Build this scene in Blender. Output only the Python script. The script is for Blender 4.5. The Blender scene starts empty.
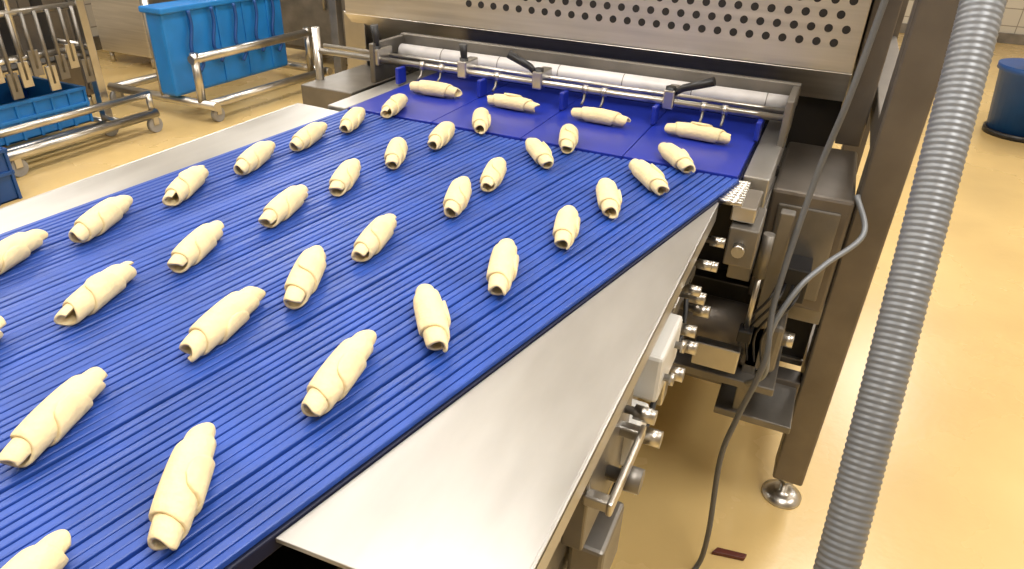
import bpy, math, random
from mathutils import Vector, Matrix
random.seed(4)
D=bpy.data
sc=bpy.context.scene
try:
    sc.view_settings.view_transform='Standard'
except Exception: pass

# ---------------------------------------------------------------- materials
def mat(name,col,rough=.5,metal=0.,noise=0.,nscale=8.,stretch=(1,1,1),bump=0.,bscale=60.,spec=.5,coat=0.,sss=0.,rvar=0.):
    m=D.materials.new(name); m.use_nodes=True
    nt=m.node_tree; b=nt.nodes['Principled BSDF']
    b.inputs['Base Color'].default_value=(*col,1)
    b.inputs['Roughness'].default_value=rough
    b.inputs['Metallic'].default_value=metal
    b.inputs['Specular IOR Level'].default_value=spec
    if coat: b.inputs['Coat Weight'].default_value=coat
    if sss:
        b.inputs['Subsurface Weight'].default_value=sss
        b.inputs['Subsurface Radius'].default_value=(.01,.006,.003)
        b.inputs['Subsurface Scale'].default_value=.5
    tc=nt.nodes.new('ShaderNodeTexCoord'); mp=nt.nodes.new('ShaderNodeMapping')
    mp.inputs['Scale'].default_value=stretch
    nt.links.new(tc.outputs['Object'],mp.inputs['Vector'])
    if noise or rvar:
        n=nt.nodes.new('ShaderNodeTexNoise'); n.inputs['Scale'].default_value=nscale
        n.inputs['Detail'].default_value=5
        nt.links.new(mp.outputs[0],n.inputs['Vector'])
        if noise:
            r=nt.nodes.new('ShaderNodeValToRGB')
            r.color_ramp.elements[0].position=.3; r.color_ramp.elements[1].position=.7
            r.color_ramp.elements[0].color=(*[c*(1-noise) for c in col],1)
            r.color_ramp.elements[1].color=(*[min(1,c*(1+noise)) for c in col],1)
            nt.links.new(n.outputs['Fac'],r.inputs['Fac'])
            nt.links.new(r.outputs['Color'],b.inputs['Base Color'])
        if rvar:
            mr=nt.nodes.new('ShaderNodeMapRange')
            mr.inputs['To Min'].default_value=max(.02,rough-rvar); mr.inputs['To Max'].default_value=rough+rvar
            nt.links.new(n.outputs['Fac'],mr.inputs['Value'])
            nt.links.new(mr.outputs[0],b.inputs['Roughness'])
    if bump:
        n2=nt.nodes.new('ShaderNodeTexNoise'); n2.inputs['Scale'].default_value=bscale
        nt.links.new(mp.outputs[0],n2.inputs['Vector'])
        bp=nt.nodes.new('ShaderNodeBump'); bp.inputs['Strength'].default_value=bump
        bp.inputs['Distance'].default_value=.01
        nt.links.new(n2.outputs['Fac'],bp.inputs['Height'])
        nt.links.new(bp.outputs[0],b.inputs['Normal'])
    return m
M_plate=mat('brushed_plate',(.50,.49,.47),.40,.9,noise=.12,nscale=7,stretch=(2,.5,1),rvar=.10,bump=.03,bscale=30)
M_hood=mat('brushed_hood',(.62,.59,.55),.36,.9,noise=.10,nscale=5,stretch=(.6,1,14),rvar=.06)
M_steel=mat('stainless',(.58,.56,.53),.3,1.,noise=.12,nscale=9)
M_sdark=mat('dark_steel',(.23,.215,.195),.45,.8,noise=.25,nscale=7)
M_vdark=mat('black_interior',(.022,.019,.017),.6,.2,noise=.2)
M_brown=mat('frame_brown_steel',(.17,.15,.13),.42,.7,noise=.25,nscale=5)  # brown-black steel of the machine frame, drive box and cabinets
M_belt=mat('blue_cord_belt',(.020,.070,.36),.42,0,noise=.18,nscale=12,spec=.5,rvar=.12)
M_bed=mat('belt_bed',(.002,.005,.03),.6,0)
M_wide=mat('blue_flat_belt',(.014,.032,.35),.28,0,noise=.1,nscale=10,spec=.6)
M_bplas=mat('blue_plastic',(.015,.20,.58),.4,0,noise=.12,nscale=5)
M_bplas2=mat('dark_blue_plastic',(.01,.07,.27),.4,0,noise=.1)
M_dough=mat('dough',(.85,.70,.41),.75,0,noise=.07,nscale=30,bump=.22,bscale=110,spec=.2,sss=.06)
M_black=mat('black_plastic',(.012,.012,.014),.4,0)
M_white=mat('white_plastic',(.66,.65,.62),.4,0,noise=.03)
M_roll=mat('roller_white',(.66,.64,.64),.45,.1,noise=.08,nscale=20)
M_cond=mat('conduit_grey',(.19,.20,.215),.42,.3,noise=.1)
M_cable=mat('cable_grey',(.10,.10,.10),.45,0)
M_floor=mat('floor_resin',(.68,.49,.21),.27,0,noise=.09,nscale=1.6,rvar=.08,bump=.05,bscale=40)
M_ceil=mat('ceiling_white',(.75,.74,.71),.8,0)
M_rust=mat('dark_red_plastic',(.10,.02,.012),.5,0)
M_rubber=mat('caster_rubber',(.30,.29,.28),.6,0)
M_wall=D.materials.new('wall_tile'); M_wall.use_nodes=True
nt=M_wall.node_tree; b=nt.nodes['Principled BSDF']; b.inputs['Roughness'].default_value=.35
tc=nt.nodes.new('ShaderNodeTexCoord'); sx=nt.nodes.new('ShaderNodeSeparateXYZ'); ad=nt.nodes.new('ShaderNodeMath'); ad.operation='ADD'
cb=nt.nodes.new('ShaderNodeCombineXYZ'); br=nt.nodes.new('ShaderNodeTexBrick')
nt.links.new(tc.outputs['Object'],sx.inputs[0]); nt.links.new(sx.outputs[0],ad.inputs[0]); nt.links.new(sx.outputs[1],ad.inputs[1])
nt.links.new(ad.outputs[0],cb.inputs[0]); nt.links.new(sx.outputs[2],cb.inputs[1]); nt.links.new(cb.outputs[0],br.inputs['Vector'])
br.offset=0; br.inputs['Scale'].default_value=1; br.inputs['Brick Width'].default_value=.2; br.inputs['Row Height'].default_value=.2
br.inputs['Mortar Size'].default_value=.006
br.inputs['Color1'].default_value=(.66,.62,.54,1); br.inputs['Color2'].default_value=(.60,.56,.48,1); br.inputs['Mortar'].default_value=(.30,.27,.22,1)
nt.links.new(br.outputs['Color'],b.inputs['Base Color'])

# ---------------------------------------------------------------- helpers
def empty(name):
    e=D.objects.new(name,None); sc.collection.objects.link(e); return e
def mk(name,vs,fs,m,parent=None,smooth=False,bevel=0):
    me=D.meshes.new(name); me.from_pydata([tuple(v) for v in vs],[],fs); me.update()
    if m: me.materials.append(m)
    o=D.objects.new(name,me); sc.collection.objects.link(o)
    if smooth:
        for p in me.polygons: p.use_smooth=True
    if bevel:
        bm=o.modifiers.new('b','BEVEL'); bm.width=bevel; bm.segments=2; bm.limit_method='ANGLE'
    if parent: o.parent=parent
    return o
BF=[(0,3,2,1),(4,5,6,7),(0,1,5,4),(1,2,6,5),(2,3,7,6),(3,0,4,7)]
def box(name,x0,x1,y0,y1,z0,z1,m,parent=None,bevel=.003):
    vs=[(x0,y0,z0),(x1,y0,z0),(x1,y1,z0),(x0,y1,z0),(x0,y0,z1),(x1,y0,z1),(x1,y1,z1),(x0,y1,z1)]
    return mk(name,vs,BF,m,parent,bevel=bevel)
def prism(name,pts,z0,z1,m,parent=None,bevel=.002):
    n=len(pts)
    vs=[(x,y,z0) for x,y in pts]+[(x,y,z1) for x,y in pts]
    fs=[tuple(range(n))[::-1],tuple(range(n,2*n))]+[(i,(i+1)%n,n+(i+1)%n,n+i) for i in range(n)]
    return mk(name,vs,fs,m,parent,bevel=bevel)
def tube(name,pts,r,m,parent=None,seg=14,rfun=None):
    pts=[Vector(p) for p in pts]; n=len(pts); vs=[];fs=[]
    t0=(pts[-1]-pts[0]).normalized() if n<6 else (pts[1]-pts[0]).normalized()
    up=Vector((0,0,1)) if abs(t0.z)<.9 else Vector((1,0,0))
    nrm=t0.cross(up).normalized()
    for i,pp in enumerate(pts):
        t=(pts[min(i+1,n-1)]-pts[max(i-1,0)])
        t=t.normalized() if t.length>1e-7 else t0
        nrm=(nrm-t*nrm.dot(t)).normalized(); bi=t.cross(nrm)
        rr=rfun(i) if rfun else r
        for k in range(seg):
            a=2*math.pi*k/seg
            vs.append(pp+(nrm*math.cos(a)+bi*math.sin(a))*rr)
    for i in range(n-1):
        for k in range(seg):
            k2=(k+1)%seg
            fs.append((i*seg+k,i*seg+k2,(i+1)*seg+k2,(i+1)*seg+k))
    fs.append(tuple(range(seg))[::-1]); fs.append(tuple((n-1)*seg+k for k in range(seg)))
    o=mk(name,vs,fs,m,parent)
    for p in o.data.polygons: p.use_smooth=len(p.vertices)==4
    return o
def spline(ctrl,n=8):
    P=[Vector(c) for c in ctrl]; P=[P[0]*2-P[1]]+P+[P[-1]*2-P[-2]]; out=[]
    for i in range(1,len(P)-2):
        for j in range(n):
            t=j/n; a,b_,c,d=P[i-1],P[i],P[i+1],P[i+2]
            out.append(.5*((2*b_)+(c-a)*t+(2*a-5*b_+4*c-d)*t*t+(3*b_-a-3*c+d)*t**3))
    out.append(P[-2]); return out

# ---------------------------------------------------------------- room
box('floor',-6.6,5.4,-3.4,11,-.1,0,M_floor,bevel=0)
box('ceiling',-6.6,5.4,-3.4,11,3.3,3.4,M_ceil,bevel=0)
box('wall_left',-6.7,-6.4,-3.4,11,0,3.3,M_wall,bevel=0)
box('wall_right',5.2,5.4,-3.4,11,0,3.3,M_wall,bevel=0)
box('wall_back',-6.4,5.2,10.8,11,0,3.3,M_wall,bevel=0)
box('wall_front',-6.4,5.2,-3.4,-3.2,0,3.3,M_wall,bevel=0)
box('baseboard_left',-6.4,-6.36,-3.2,10.8,0,.12,M_sdark)
box('baseboard_back',-6.36,5.2,10.76,10.8,0,.12,M_sdark)

# ---------------------------------------------------------------- spreading conveyor
conv=empty('spreading_conveyor')
YN,YJ=-.5,1.39
def XL(y): return -1.07-.052*(1.39-y)
def XR(y): return -.3605+(y-.2565)*.222
N=66
vs=[];fs=[]
prof=[(-.40,-.005),(-.40,-.0004),(-.37,.0010),(-.26,.0017),(.26,.0017),(.37,.0010),(.40,-.0004),(.40,-.005)]
ys=[YN,.2,.8,YJ,YJ+.012]
for i in range(N):
    base=len(vs); c=(i+.5+random.uniform(-.07,.07))/N
    jz=random.uniform(-.0005,.0008); tl=random.uniform(-.0007,.0007)
    for j,y in enumerate(ys):
        yy=min(y,YJ); w=(XR(yy)-XL(yy)); xc=XL(yy)+w*c; p=w/N
        dz=-.012 if j==len(ys)-1 else 0
        for (u,z) in prof: vs.append((xc+u*p,y,1.0007+z+dz+jz+tl*u*2))
    k=len(prof)
    for j in range(len(ys)-1):
        for q in range(k-1):
            a=base+j*k+q; fs.append((a,a+1,a+k+1,a+k))
mk('cord_belts',vs,fs,M_belt,conv)
prism('belt_bed',[(XL(YN)-.002,YN),(XR(YN)+.002,YN),(XR(YJ)+.002,YJ),(XL(YJ)-.002,YJ)],.975,.9945,M_bed,conv)
prism('cover_plate_right',[(XR(.3)+.004,.30),(-.243,.305),(-.128,.305),(-.128,1.27),(XR(1.27)+.004,1.27)],.988,.994,M_plate,conv,bevel=.001)
box('plate_lip_right',-.133,-.128,.305,1.27,.955,.9945,M_plate,conv,bevel=.002)
prism('cover_plate_left',[(-1.22,YN),(XL(YN)-.004,YN),(XL(YJ)-.004,YJ),(-1.22,1.40)],.986,.994,M_plate,conv)
box('plate_lip_left',-1.225,-1.22,YN,1.40,.93,.994,M_plate,conv)
box('side_frame_right',-.175,-.165,-.5,1.36,.74,.985,M_sdark,conv)
box('side_frame_left',-1.21,-1.20,-.5,1.40,.74,.985,M_steel,conv)
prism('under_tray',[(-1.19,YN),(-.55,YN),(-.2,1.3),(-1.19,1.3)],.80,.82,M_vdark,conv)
for y in (-.4,.25,1.2):
    tube('cross_shaft',[(-1.2,y,.86),(-.165,y,.86)],.02,M_steel,conv)
for x in (-1.17,-.20):
    for y in (-.42,.62):
        box('leg',x-.03,x+.03,y-.03,y+.03,.05,.80,M_sdark,conv)
        tube('foot',[(x,y,0),(x,y,.012),(x,y,.013),(x,y,.06)],.05,M_steel,conv,rfun=lambda i:[.05,.05,.012,.012][i])
box('floor_rail_right',-.23,-.17,-.45,.65,.22,.27,M_sdark,conv)
box('floor_rail_left',-1.2,-1.14,-.45,.65,.22,.27,M_sdark,conv)
box('cross_rail',-1.17,-.2,.595,.645,.22,.27,M_sdark,conv)
def knob(x,y,z,r,l,m=M_steel,nm='side_bolt'):
    tube(nm,[(x,y,z),(x+l*.6,y,z),(x+l*.6,y,z),(x+l,y,z)],r,m,conv,rfun=lambda i:[r*.55,r*.55,r,r][i])
for (y,z,r,l) in [(1.235,.93,.010,.045),(1.19,.90,.010,.045),(1.13,.93,.009,.04),(1.08,.89,.011,.045),(1.03,.93,.009,.04),
                  (.985,.88,.010,.05),(.93,.83,.012,.05),(.80,.80,.013,.05),(.70,.92,.010,.05),(.66,.84,.014,.05),(1.16,.82,.012,.05),(1.06,.80,.012,.05)]:
    knob(-.165,y,z,r,l+.02)
box('bearing_block',-.163,-.112,.80,.93,.86,.94,M_white,conv,bevel=.006)
box('bearing_block',-.163,-.118,.72,.79,.80,.87,M_white,conv,bevel=.006)
knob(-.112,.83,.89,.010,.015); knob(-.112,.89,.91,.010,.015)
box('bracket_plate',-.163,-.135,.56,.74,.80,.93,M_sdark,conv)
box('clamp_rail',-.163,-.145,.98,1.25,.84,.87,M_steel,conv)
box('terminal_box',-.163,-.115,.60,.70,.66,.76,M_sdark,conv,bevel=.006)
box('tension_handle_bar',-.112,-.104,.55,.70,.885,.905,M_steel,conv)
for y in (.56,.69): box('tension_handle_post',-.14,-.108,y-.008,y+.008,.887,.903,M_steel,conv)
tube('handwheel_knob',[(-.135,.64,.865),(-.115,.64,.865),(-.115,.64,.865),(-.09,.64,.865)],.02,M_sdark,conv,rfun=lambda i:[.008,.008,.016,.016][i])
box('lower_bracket',-.163,-.13,1.0,1.04,.70,.86,M_steel,conv)
tube('sensor_cable',spline([(-.15,1.2,.86),(-.13,1.1,.80),(-.135,.98,.79),(-.13,.86,.76),(-.14,.75,.74),(-.14,.68,.70)],6),.005,M_black,conv)
tube('nose_shaft',[(-1.12,1.395,.975),(-.07,1.395,.975)],.010,M_steel,conv)
box('nose_block',-.105,-.06,1.29,1.40,.955,.985,M_steel,conv)
for i in range(9):
    y=1.40-i*.014
    tube('nose_pulley',[(-.112+i*-.0025,y,.992),(-.088,y,.992)],.006,M_steel,conv)
box('nose_bracket_low',-.10,-.045,1.27,1.40,.87,.95,M_sdark,conv)
tube('nose_bolt',[(-.075,1.27,.91),(-.075,1.25,.91)],.012,M_steel,conv)

# ---------------------------------------------------------------- machine (transfer belts + housing)
mc=empty('dough_line_machine'); tr=mc
xb=[-1.075,-.835,-.60,-.360,-.115]
for i in range(4):
    x0,x1=xb[i]+.0008,xb[i+1]-.0008
    box('flat_belt',x0,x1,1.41,1.86,.985,1.0015,M_wide,tr,bevel=.0015)
box('belt_deck',-1.08,-.11,1.42,1.9,.955,.984,M_bed,tr)
box('deck_side_right',-.108,-.055,1.44,1.90,.93,.995,M_plate,tr)
box('deck_side_left',-1.14,-1.082,1.41,1.90,.93,.998,M_plate,tr)
tube('press_roller',[(-1.16,1.80,1.062),(-.07,1.80,1.062)],.022,M_roll,tr,seg=24)
for i in range(6):
    x=-1.02+i*.18
    tube('roller_ring',[(x,1.80,1.062),(x+.002,1.80,1.062)],.0225,M_sdark,tr,seg=24)
tube('guide_rod_front',[(-1.40,1.70,1.055),(-.055,1.70,1.055)],.0085,M_steel,tr)
tube('guide_rod_back',[(-1.40,1.745,1.060),(-.055,1.745,1.060)],.0065,M_steel,tr)
box('roller_cover',-1.19,-.05,1.84,1.86,1.05,1.105,M_sdark,tr)
for x in (-1.185,-.06):
    box('roller_cheek',x-.008,x+.008,1.68,1.88,.99,1.10,M_sdark,tr)
for x,(dx,dz) in zip((-1.18,-.90,-.68,-.335),((0,.07),(0,.05),(-.085,.04),(.10,.04))):
    box('clamp_block',x-.014,x+.014,1.685,1.76,1.04,1.085,M_steel,tr,bevel=.004)
    tube('clamp_lever',[(x,1.70,1.07),(x+dx*.3,1.70,1.078+dz*.35),(x+dx,1.695,1.078+dz)],.006,M_black,tr,rfun=lambda i:[.007,.009,.011][i])
    tube('clamp_pivot',[(x,1.70,1.055),(x,1.70,1.092)],.012,M_black,tr)
for x in (-1.03,-.97,-.80,-.55,-.50,-.25,-.20):
    tube('guide_finger',[(x,1.70,1.055),(x,1.69,1.03),(x,1.675,1.022)],.0035,M_sdark,tr,seg=8)
    tube('finger_collar',[(x-.007,1.70,1.055),(x+.007,1.70,1.055)],.0115,M_steel,tr)
for x in (-1.09,-.835,-.60,-.36,-.115):
    box('lane_divider',x-.006,x+.006,1.66,1.70,1.003,1.048,M_wide,tr,bevel=.003)
HX0,HX1=-1.43,.055
box('hood_front',HX0,HX1,1.90,1.92,1.13,2.0,M_hood,mc,bevel=.004)
mk('hood_return',[(HX0,1.90,1.13),(HX1,1.90,1.13),(HX1,1.985,1.045),(HX0,1.985,1.045),(HX0,1.91,1.14),(HX1,1.91,1.14),(HX1,1.995,1.05),(HX0,1.995,1.05)],BF,M_hood,mc)
box('hood_body',HX0+.005,HX1-.005,1.92,3.2,1.12,1.99,M_sdark,mc)
box('hood_top',HX0,HX1,1.90,3.2,1.99,2.0,M_hood,mc)
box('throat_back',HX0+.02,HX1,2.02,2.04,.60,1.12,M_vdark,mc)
box('inner_belt',-1.07,-.12,1.86,2.02,.97,1.0,M_bed,mc)
vs=[];fs=[]
for r in range(6):
    for i in range(27):
        x=-.99+i*.0395+(.0197 if r%2 else 0); z=1.198+r*.032
        if x>.03: continue
        b0=len(vs)
        for yy in (1.8992,1.91):
            for k in range(16):
                a=2*math.pi*k/16; vs.append((x+.0096*math.cos(a),yy,z+.0096*math.sin(a)))
        fs.append(tuple(b0+k for k in range(16)))
        for k in range(16): fs.append((b0+k,b0+16+k,b0+16+(k+1)%16,b0+(k+1)%16))
mk('vent_hole_shade_discs',vs,fs,M_vdark,mc)  # no cut holes: shade inside them painted as black discs on the hood
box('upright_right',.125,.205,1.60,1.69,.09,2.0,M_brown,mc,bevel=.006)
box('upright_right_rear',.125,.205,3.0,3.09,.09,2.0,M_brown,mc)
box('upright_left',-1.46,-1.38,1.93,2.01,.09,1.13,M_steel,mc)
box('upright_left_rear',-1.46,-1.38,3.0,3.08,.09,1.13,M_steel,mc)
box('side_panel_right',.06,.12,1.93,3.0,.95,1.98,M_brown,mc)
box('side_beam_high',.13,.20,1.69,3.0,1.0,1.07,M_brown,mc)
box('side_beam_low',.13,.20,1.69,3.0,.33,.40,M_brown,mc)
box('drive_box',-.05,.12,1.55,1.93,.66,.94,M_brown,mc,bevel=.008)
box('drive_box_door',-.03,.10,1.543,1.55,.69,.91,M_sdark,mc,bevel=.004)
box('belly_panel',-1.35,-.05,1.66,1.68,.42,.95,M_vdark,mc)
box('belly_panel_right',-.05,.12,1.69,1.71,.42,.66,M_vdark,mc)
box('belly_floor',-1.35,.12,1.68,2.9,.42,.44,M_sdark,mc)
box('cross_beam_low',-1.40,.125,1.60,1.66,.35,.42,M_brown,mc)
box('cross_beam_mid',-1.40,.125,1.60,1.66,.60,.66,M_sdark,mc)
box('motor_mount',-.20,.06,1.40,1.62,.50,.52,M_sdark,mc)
tube('drive_motor',[(-.30,1.5,.60),(-.02,1.5,.60)],.06,M_brown,mc,seg=24)
box('gearbox',-.03,.05,1.44,1.56,.53,.66,M_sdark,mc,bevel=.012)
tube('gearbox_shaft',[(.05,1.5,.6),(.075,1.5,.6)],.018,M_steel,mc)
box('bracket_arm',-.13,-.03,1.36,1.39,.56,.62,M_steel,mc)
box('deck_support',-.10,-.05,1.45,1.90,.75,.93,M_sdark,mc)
box('strut',-.02,.01,1.44,1.47,.40,.93,M_sdark,mc)
box('strut_base',-.06,.12,1.43,1.66,.385,.405,M_sdark,mc)
tube('pneumatic_cylinder',[(-.03,1.39,.90),(-.03,1.39,.80)],.012,M_sdark,mc)
tube('pneumatic_rod',[(-.03,1.39,.80),(-.03,1.39,.66)],.006,M_steel,mc)
box('pneumatic_clevis',-.045,-.015,1.37,1.41,.64,.67,M_black,mc)
box('valve_block',.0,.07,1.46,1.54,.72,.80,M_black,mc)
for i in range(4):
    x=.01+i*.016
    tube('air_line',spline([(x,1.46,.76),(x-.01,1.41,.74),(x-.05,1.40,.66),(x-.04,1.44,.56),(x-.02,1.5,.46)],6),.003,M_black,mc,seg=8)
for x,y in ((.165,1.645),(.165,3.045),(-1.42,1.97),(-1.42,3.04)):
    tube('levelling_foot',[(x,y,0),(x,y,.008),(x,y,.02),(x,y,.021),(x,y,.10)],.06,M_steel,mc,seg=24,rfun=lambda i:[.055,.055,.03,.012,.012][i])
    tube('foot_nut',[(x,y,.06),(x,y,.08)],.022,M_steel,mc,seg=6)
box('left_side_box',-1.40,-1.22,1.62,1.93,.80,.97,M_sdark,mc)
tube('left_handrail',[(-1.39,1.70,.80),(-1.39,1.70,1.12)],.012,M_steel,mc)
tube('power_cable',spline([(.10,1.62,2.0),(.085,1.58,1.6),(.066,1.55,1.338),(.05,1.51,1.16),(.029,1.48,.998),(.012,1.37,.765),(.023,1.306,.655),(-.002,1.29,.50),(-.015,1.285,.372),(.0,1.27,.15),(-.007,1.28,.012),(-.05,1.2,.008),(-.2,1.1,.008)],8),.0065,M_cable,mc)
tube('control_cable',spline([(.12,1.57,.95),(.15,1.52,.885),(.09,1.45,.83),(.05,1.40,.785),(.02,1.35,.70),(.03,1.34,.60),(.0,1.40,.52)],8),.006,M_cond,mc)

# corrugated conduit
A=Vector((.156,.70-.4853,0)); T=Vector((.156,.70+.39*(3.3-.774)/.622,3.3))
L=(T-A).length; n=int(L/.002)
pts=[A.lerp(T,i/n) for i in range(n+1)]
tube('corrugated_conduit',pts,.03,M_cond,None,seg=24,rfun=lambda i:.0250+.0005*(1 if i%4 in(0,1) else -1))

# ---------------------------------------------------------------- croissants : a real rolled triangle of dough
def croissant_mesh(seed):
    rnd=random.Random(seed)
    turns=rnd.uniform(2.1,2.4); PH=turns*2*math.pi
    NP=int(turns*34); L=rnd.uniform(.072,.078); th=.0050
    r0=.0130; off=rnd.uniform(.15,.75)
    lean=rnd.uniform(-.006,.006); skew=rnd.uniform(-.14,.14)
    SO=[-1,-.985,-.94,-.8,-.5,-.2,.2,.5,.8,.94,.985,1]
    vs=[];fs=[]; ring=len(SO)*2
    for i in range(NP+1):
        f_=i/NP; phi=f_*PH
        ang=phi-PH+math.pi*off
        w=L*(1-.76*f_**1.35)
        if f_<.12: w*=.93+.07*math.sin(f_/.12*math.pi/2)
        if f_>.96: w*=math.sqrt(max(0,1-((f_-.96)/.04)**2))*.75+.25
        c=lean*f_ + L*skew*.3*f_
        rad=r0+.0043*f_*turns*.95
        def pt(s,r):
            y=c+s*w*(1+.03*math.sin(ang*2+seed))
            q=abs(y)/L
            k=1.03-.18*q**2.5
            x=r*k*math.cos(ang); z=r*k*math.sin(ang)*.90
            z-=.0045*q*q
            return (x,y,z)
        for s in SO:
            e=max(0,(abs(s)-.9)/.1)
            vs.append(pt(s,rad-th*.28*e**3))
        for s in reversed(SO):
            e=max(0,(abs(s)-.9)/.1)
            vs.append(pt(s,rad-th*1.02+th*.15*e**3))
    for i in range(NP):
        for k in range(ring):
            k2=(k+1)%ring
            fs.append((i*ring+k,(i+1)*ring+k,(i+1)*ring+k2,i*ring+k2))
    fs.append(tuple(range(ring))); fs.append(tuple(NP*ring+k for k in range(ring))[::-1])
    me=D.meshes.new('raw_croissant_mesh'); me.from_pydata(vs,[],fs); me.update()
    for p in me.polygons: p.use_smooth=len(p.vertices)==4
    me.materials.append(M_dough)
    return me,-min(v[2] for v in vs)
CM=[croissant_mesh(i) for i in range(10)]
E=[((-.485,.362),(-.402,.233)),((-.651,.375),(-.605,.241)),((-.433,.570),(-.405,.425)),((-.427,.695),(-.347,.590)),
((-.623,.591),(-.594,.440)),((-.627,.721),(-.559,.582)),((-.392,.887),(-.335,.728)),((-.827,.571),(-.780,.421)),
((-.819,.728),(-.766,.577)),((-.599,.884),(-.560,.721)),((-1.023,.725),(-.963,.577)),((-.800,.907),(-.757,.749)),
((-.573,1.086),(-.516,.926)),((-.351,1.055),(-.308,.905)),((-.337,1.208),(-.276,1.058))]
C=[]
for a,b_ in E:
    C.append(((a[0]+b_[0])/2,(a[1]+b_[1])/2,math.atan2(-(a[0]-b_[0]),(a[1]-b_[1]))))
def add(x,y,dx,dy): C.append((x,y,math.atan2(-dx,dy)))
for x,y in [(-.465,.135),(-1.0,.50),(-.989,.819),(-.770,.986),(-.537,1.137),(-.982,.982),(-.762,1.144),(-.978,1.14),(-.736,1.287),(-.712,1.431),(-.487,1.411),(-.969,1.285),(-.952,1.435),
            (-.815,.325),(-1.01,.34),(-.65,.15),(-.83,.16),(-1.02,.17),(-.49,-.02),(-.67,-.01),(-.85,.0),(-1.04,.01),(-.52,-.19),(-.70,-.18),(-.88,-.17),(-1.05,-.16)]:
    add(x,y,-.05+random.uniform(-.02,.02),.14)
add(-.507,1.292,-.09,.115); add(-.270,1.272,-.09,.115); add(-.246,1.409,-.09,.12)
for x in (-.945,-.710,-.479,-.240): add(x,1.61+random.uniform(-.006,.006),-.15,.0+random.uniform(-.012,.012))
for i,(x,y,a) in enumerate(C):
    me,h=CM[(i*3)%10]
    o=D.objects.new('raw_croissant',me); sc.collection.objects.link(o)
    s=random.uniform(.98,1.04)
    o.location=(x,y,1.0028+h*s-.0006); o.rotation_euler=(0,0,a); o.scale=(s,s,s)

# ---------------------------------------------------------------- left background carts
def caster(x,y,par,r=.05):
    tube('caster_wheel',[(x-.015,y,r),(x+.015,y,r)],r,M_rubber,par,seg=20)
    box('caster_fork',x-.022,x+.022,y-.02,y+.02,r,r*2+.02,M_steel,par)
def crate(name,x0,x1,y0,y1,z0,z1,m,par=None):
    e=empty(name) if par is None else par
    t=.012
    box('crate_base',x0,x1,y0,y1,z0,z0+t,m,e)
    box('crate_side',x0,x0+t,y0,y1,z0,z1,m,e); box('crate_side',x1-t,x1,y0,y1,z0,z1,m,e)
    box('crate_end',x0,x1,y0,y0+t,z0,z1,m,e); box('crate_end',x0,x1,y1-t,y1,z0,z1,m,e)
    for z in (z1-.02,z0+(z1-z0)*.5):
        box('crate_rim',x0-.012,x1+.012,y0-.012,y0,z,z+.02,m,e); box('crate_rim',x0-.012,x1+.012,y1,y1+.012,z,z+.02,m,e)
        box('crate_rim',x0-.012,x0,y0,y1,z,z+.02,m,e); box('crate_rim',x1,x1+.012,y0,y1,z,z+.02,m,e)
    n=int((y1-y0)/.1)
    for i in range(n+1):
        y=y0+(y1-y0)*i/n
        box('crate_rib',x1,x1+.01,y-.008,y+.008,z0,z1,m,e)
    return e
rt=empty('utensil_rack_trolley')
X0,X1,Y0,Y1=-4.75,-4.12,1.9,2.92
for x in (X0,X1):
    for y in (Y0,Y1):
        box('post',x-.026,x+.026,y-.026,y+.026,.10,1.6,M_steel,rt); caster(x,y,rt)
    for z in (.09,.56,.80,1.1,1.58):
        tube('rail',[(x,Y0,z),(x,Y1,z)],.018,M_steel,rt)
    tube('mid_post',[(x,(Y0+Y1)/2+.1,.56),(x,(Y0+Y1)/2+.1,1.58)],.014,M_steel,rt)
for y in (Y0,Y1):
    for z in (.09,.56,1.1,1.58): tube('rail',[(X0,y,z),(X1,y,z)],.018,M_steel,rt)
tube('outrigger',[(-3.95,1.95,.12),(-3.95,3.15,.12)],.03,M_steel,rt); tube('outrigger_link',[(-4.12,2.0,.13),(-3.95,2.0,.12)],.018,M_steel,rt)
tube('outrigger_upper',[(-3.98,1.95,.24),(-3.98,3.15,.24)],.022,M_steel,rt)
tube('outrigger_post',[(-3.965,3.13,.12),(-3.965,3.13,.25)],.02,M_steel,rt)
tube('outrigger_link',[(-4.12,2.9,.13),(-3.95,2.9,.12)],.018,M_steel,rt); caster(-3.95,3.12,rt); caster(-3.95,2.2,rt)
for i in range(13):
    y=Y0+.06+i*.075
    z=.40+.05*((i*7)%3)
    tube('hanging_scraper',[(X1+.02,y,.80),(X1+.02,y,z)],.011,M_sdark,rt)
    box('scraper_blade',X1+.012,X1+.028,y-.03,y+.03,z-.04,z+.10,M_steel if i%2 else M_sdark,rt)
    box('scraper_blade_rear',X1-.3,X1-.28,y-.035,y+.035,.52,.85,M_brown if i%3 else M_black,rt)
    tube('hook',[(X1-.29,y,.85),(X1-.29,y,1.1)],.006,M_steel,rt)
box('tray',X0+.02,X1-.02,Y0+.02,Y1-.02,.50,.515,M_sdark,rt)
crate('blue_crate',-4.72,-4.16,1.98,2.84,.11,.33,M_bplas)
crate('blue_crate',-4.05,-3.66,1.55,2.0,0.0,.27,M_bplas2)
dl=empty('blue_panel_dolly')
for (p,q) in (((-4.74,3.45,.12),(-3.72,3.45,.12)),((-4.74,4.68,.12),(-3.72,4.68,.12)),((-3.80,3.45,.12),(-3.76,4.68,.12)),((-4.70,3.45,.12),(-4.70,4.68,.12)),
              ((-3.85,3.42,.42),(-3.85,4.62,.42)),((-4.2,3.42,.80),(-4.2,4.62,.80))):
    tube('frame_tube',[p,q],.030,M_steel,dl)
for x,y in ((-4.7,3.45),(-3.78,3.5),(-3.78,4.62),(-4.7,4.62)): caster(x,y,dl)
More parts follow.
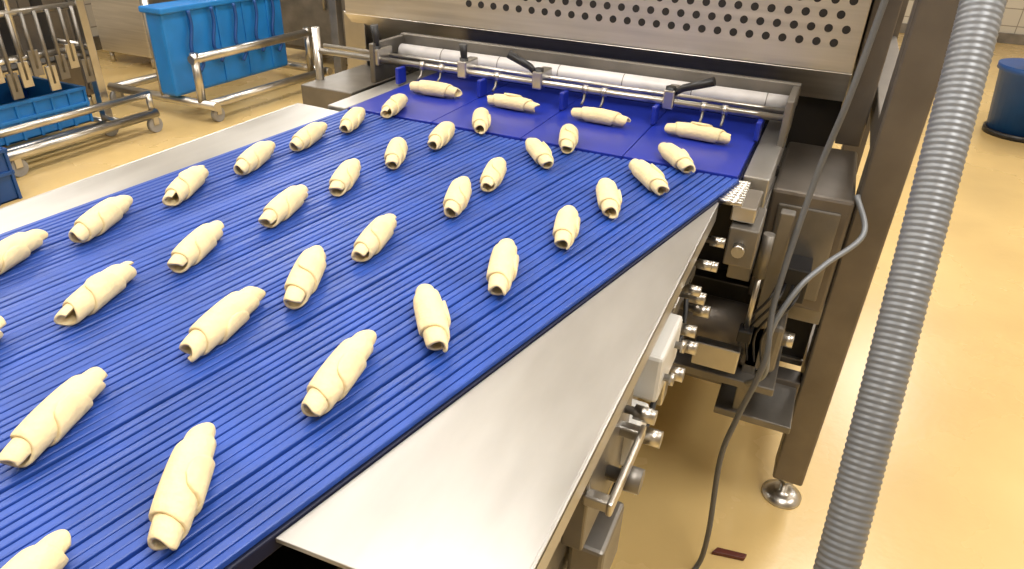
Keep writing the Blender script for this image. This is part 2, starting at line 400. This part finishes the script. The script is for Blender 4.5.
for y in (3.45,4.6):
    tube('upright',[(-3.85,y,.12),(-3.85,y,.46)],.028,M_steel,dl)
    tube('upright_tall',[(-4.2,y,.12),(-4.2,y,.82)],.026,M_steel,dl)
box('panel_body',-4.15,-4.0,3.38,4.52,.16,.72,M_bplas,dl,bevel=.02)
box('panel_lip',-4.17,-3.975,3.36,4.54,.695,.735,M_bplas,dl,bevel=.01)
for y in (3.6,3.85,4.1,4.35): box('panel_rib',-4.0,-3.99,y-.012,y+.012,.18,.72,M_bplas,dl)
for i,y in enumerate((3.56,3.76,3.97,4.18,4.36)):
    tube('hanging_hose',spline([(-3.96,y+.01,.70),(-3.965,y+.02,.6),(-3.96,y-.02,.44),(-3.96,y+.06,.36+.03*(i%2)),(-3.965,y+.03,.30+.03*(i%2))],6),.012,M_bplas2,dl)
cab=empty('steel_cabinet')
box('body',-5.05,-4.72,3.25,3.40,.1,1.9,M_brown,cab,bevel=.01); box('door',-4.72,-4.70,3.27,3.38,.14,1.86,M_sdark,cab)
for x in(-5.0,-4.77):
    for y in (3.28,3.37): tube('leg',[(x,y,0),(x,y,.1)],.02,M_steel,cab)
cab3=empty('steel_cabinet')
box('body',-5.9,-5.3,4.3,5.2,.1,1.9,M_hood,cab3,bevel=.01); box('door',-5.3,-5.28,4.35,5.15,.14,1.86,M_steel,cab3)
for x in(-5.85,-5.35):
    for y in (4.35,5.15): tube('leg',[(x,y,0),(x,y,.1)],.02,M_steel,cab3)
cab2=empty('control_cabinet')
box('body',-4.75,-3.75,5.2,5.9,.12,1.9,M_brown,cab2,bevel=.01); box('door',-4.70,-3.8,5.18,5.2,.16,1.86,M_sdark,cab2)
tube('handle',[(-4.1,5.16,.5),(-4.1,5.16,.7)],.012,M_steel,cab2)
for x in(-4.7,-3.8):
    for y in (5.25,5.85): tube('leg',[(x,y,0),(x,y,.12)],.02,M_steel,cab2)
st=empty('steel_work_stand')
for x in (-3.55,-2.9):
    for y in (4.6,5.2): box('leg',x-.035,x+.035,y-.035,y+.035,0,1.2,M_sdark,st)
for z in (.3,.75,1.2):
    for y in (4.6,5.2): tube('rail',[(-3.55,y,z),(-2.9,y,z)],.02,M_steel,st)
    for x in (-3.55,-2.9): tube('rail',[(x,4.6,z),(x,5.2,z)],.02,M_steel,st)
box('shelf',-3.55,-2.9,4.6,5.2,.74,.76,M_sdark,st)
box('drive_housing',-3.5,-2.95,4.65,5.15,.3,.74,M_brown,st)

# right background
bn=empty('blue_waste_bin')
tube('tub',[(1.42,6.25,.03),(1.42,6.25,.45),(1.42,6.25,.46),(1.42,6.25,.50)],.25,M_bplas2,bn,seg=28,rfun=lambda i:[.22,.27,.29,.29][i])
tube('base_ring',[(1.42,6.25,0),(1.42,6.25,.04)],.24,M_black,bn,seg=28)
tube('suction_hose',spline([(1.42,6.3,.5),(1.30,6.2,.66),(1.20,6.1,.85),(1.3,6.3,1.2),(1.6,6.7,1.4)],8),.035,M_white,bn)
mr=empty('proofing_rack')
for x in (1.75,2.5):
    for y in (5.6,6.4): tube('post',[(x,y,0),(x,y,1.7)],.025,M_steel,mr)
for z in (.2,.5,.8,1.1,1.4,1.68): box('shelf',1.73,2.52,5.58,6.42,z,z+.02,M_sdark,mr)
prism('plastic_scrap',[(.02,1.345),(.10,1.36),(.105,1.378),(.03,1.366)],0,.012,M_rust)

# ---------------------------------------------------------------- lights
def area(name,loc,sx_,sy_,e,col=(1,.965,.91)):
    l=D.lights.new(name,'AREA'); l.shape='RECTANGLE'; l.size=sx_; l.size_y=sy_; l.energy=e; l.color=col
    o=D.objects.new(name,l); o.location=loc; sc.collection.objects.link(o); return o
for i,(x,y) in enumerate([(-2.6,0),(.8,.2),(-2.6,3.4),(.9,3.6),(-4.6,2.0),(3.2,1.6),(-4.6,6.5),(1.2,7.2),(3.6,6)]):
    area('ceiling_light_%d'%i,(x,y,3.2),.6,1.8,62)
    box('fluorescent_fixture',x-.32,x+.32,y-.95,y+.95,3.22,3.3,M_white)
area('ceiling_light_belt',(-.8,1.0,3.18),.6,1.6,30)
box('fluorescent_fixture',-1.12,-.48,.15,1.85,3.2,3.3,M_white)
w=D.worlds.new('w'); sc.world=w; w.use_nodes=True
w.node_tree.nodes['Background'].inputs[0].default_value=(1,.94,.85,1); w.node_tree.nodes['Background'].inputs[1].default_value=.3

# ---------------------------------------------------------------- camera
cam=D.cameras.new('cam'); co=D.objects.new('camera',cam); sc.collection.objects.link(co); sc.camera=co
cam.sensor_width=36; cam.lens=36*692/1024; cam.clip_start=.02
p=math.radians(30); yw=math.radians(23.3); ro=math.radians(2.33)
fh=Vector((-math.sin(yw),math.cos(yw),0)); e1=Vector((math.cos(yw),math.sin(yw),0))
fw=fh*math.cos(p)+Vector((0,0,-math.sin(p))); dn=fh*(-math.sin(p))+Vector((0,0,-math.cos(p)))
right=e1*math.cos(ro)-dn*math.sin(ro); down=e1*math.sin(ro)+dn*math.cos(ro)
R=Matrix((right,-down,-fw)).transposed()
co.matrix_world=Matrix.Translation((0,0,1.5))@R.to_4x4()
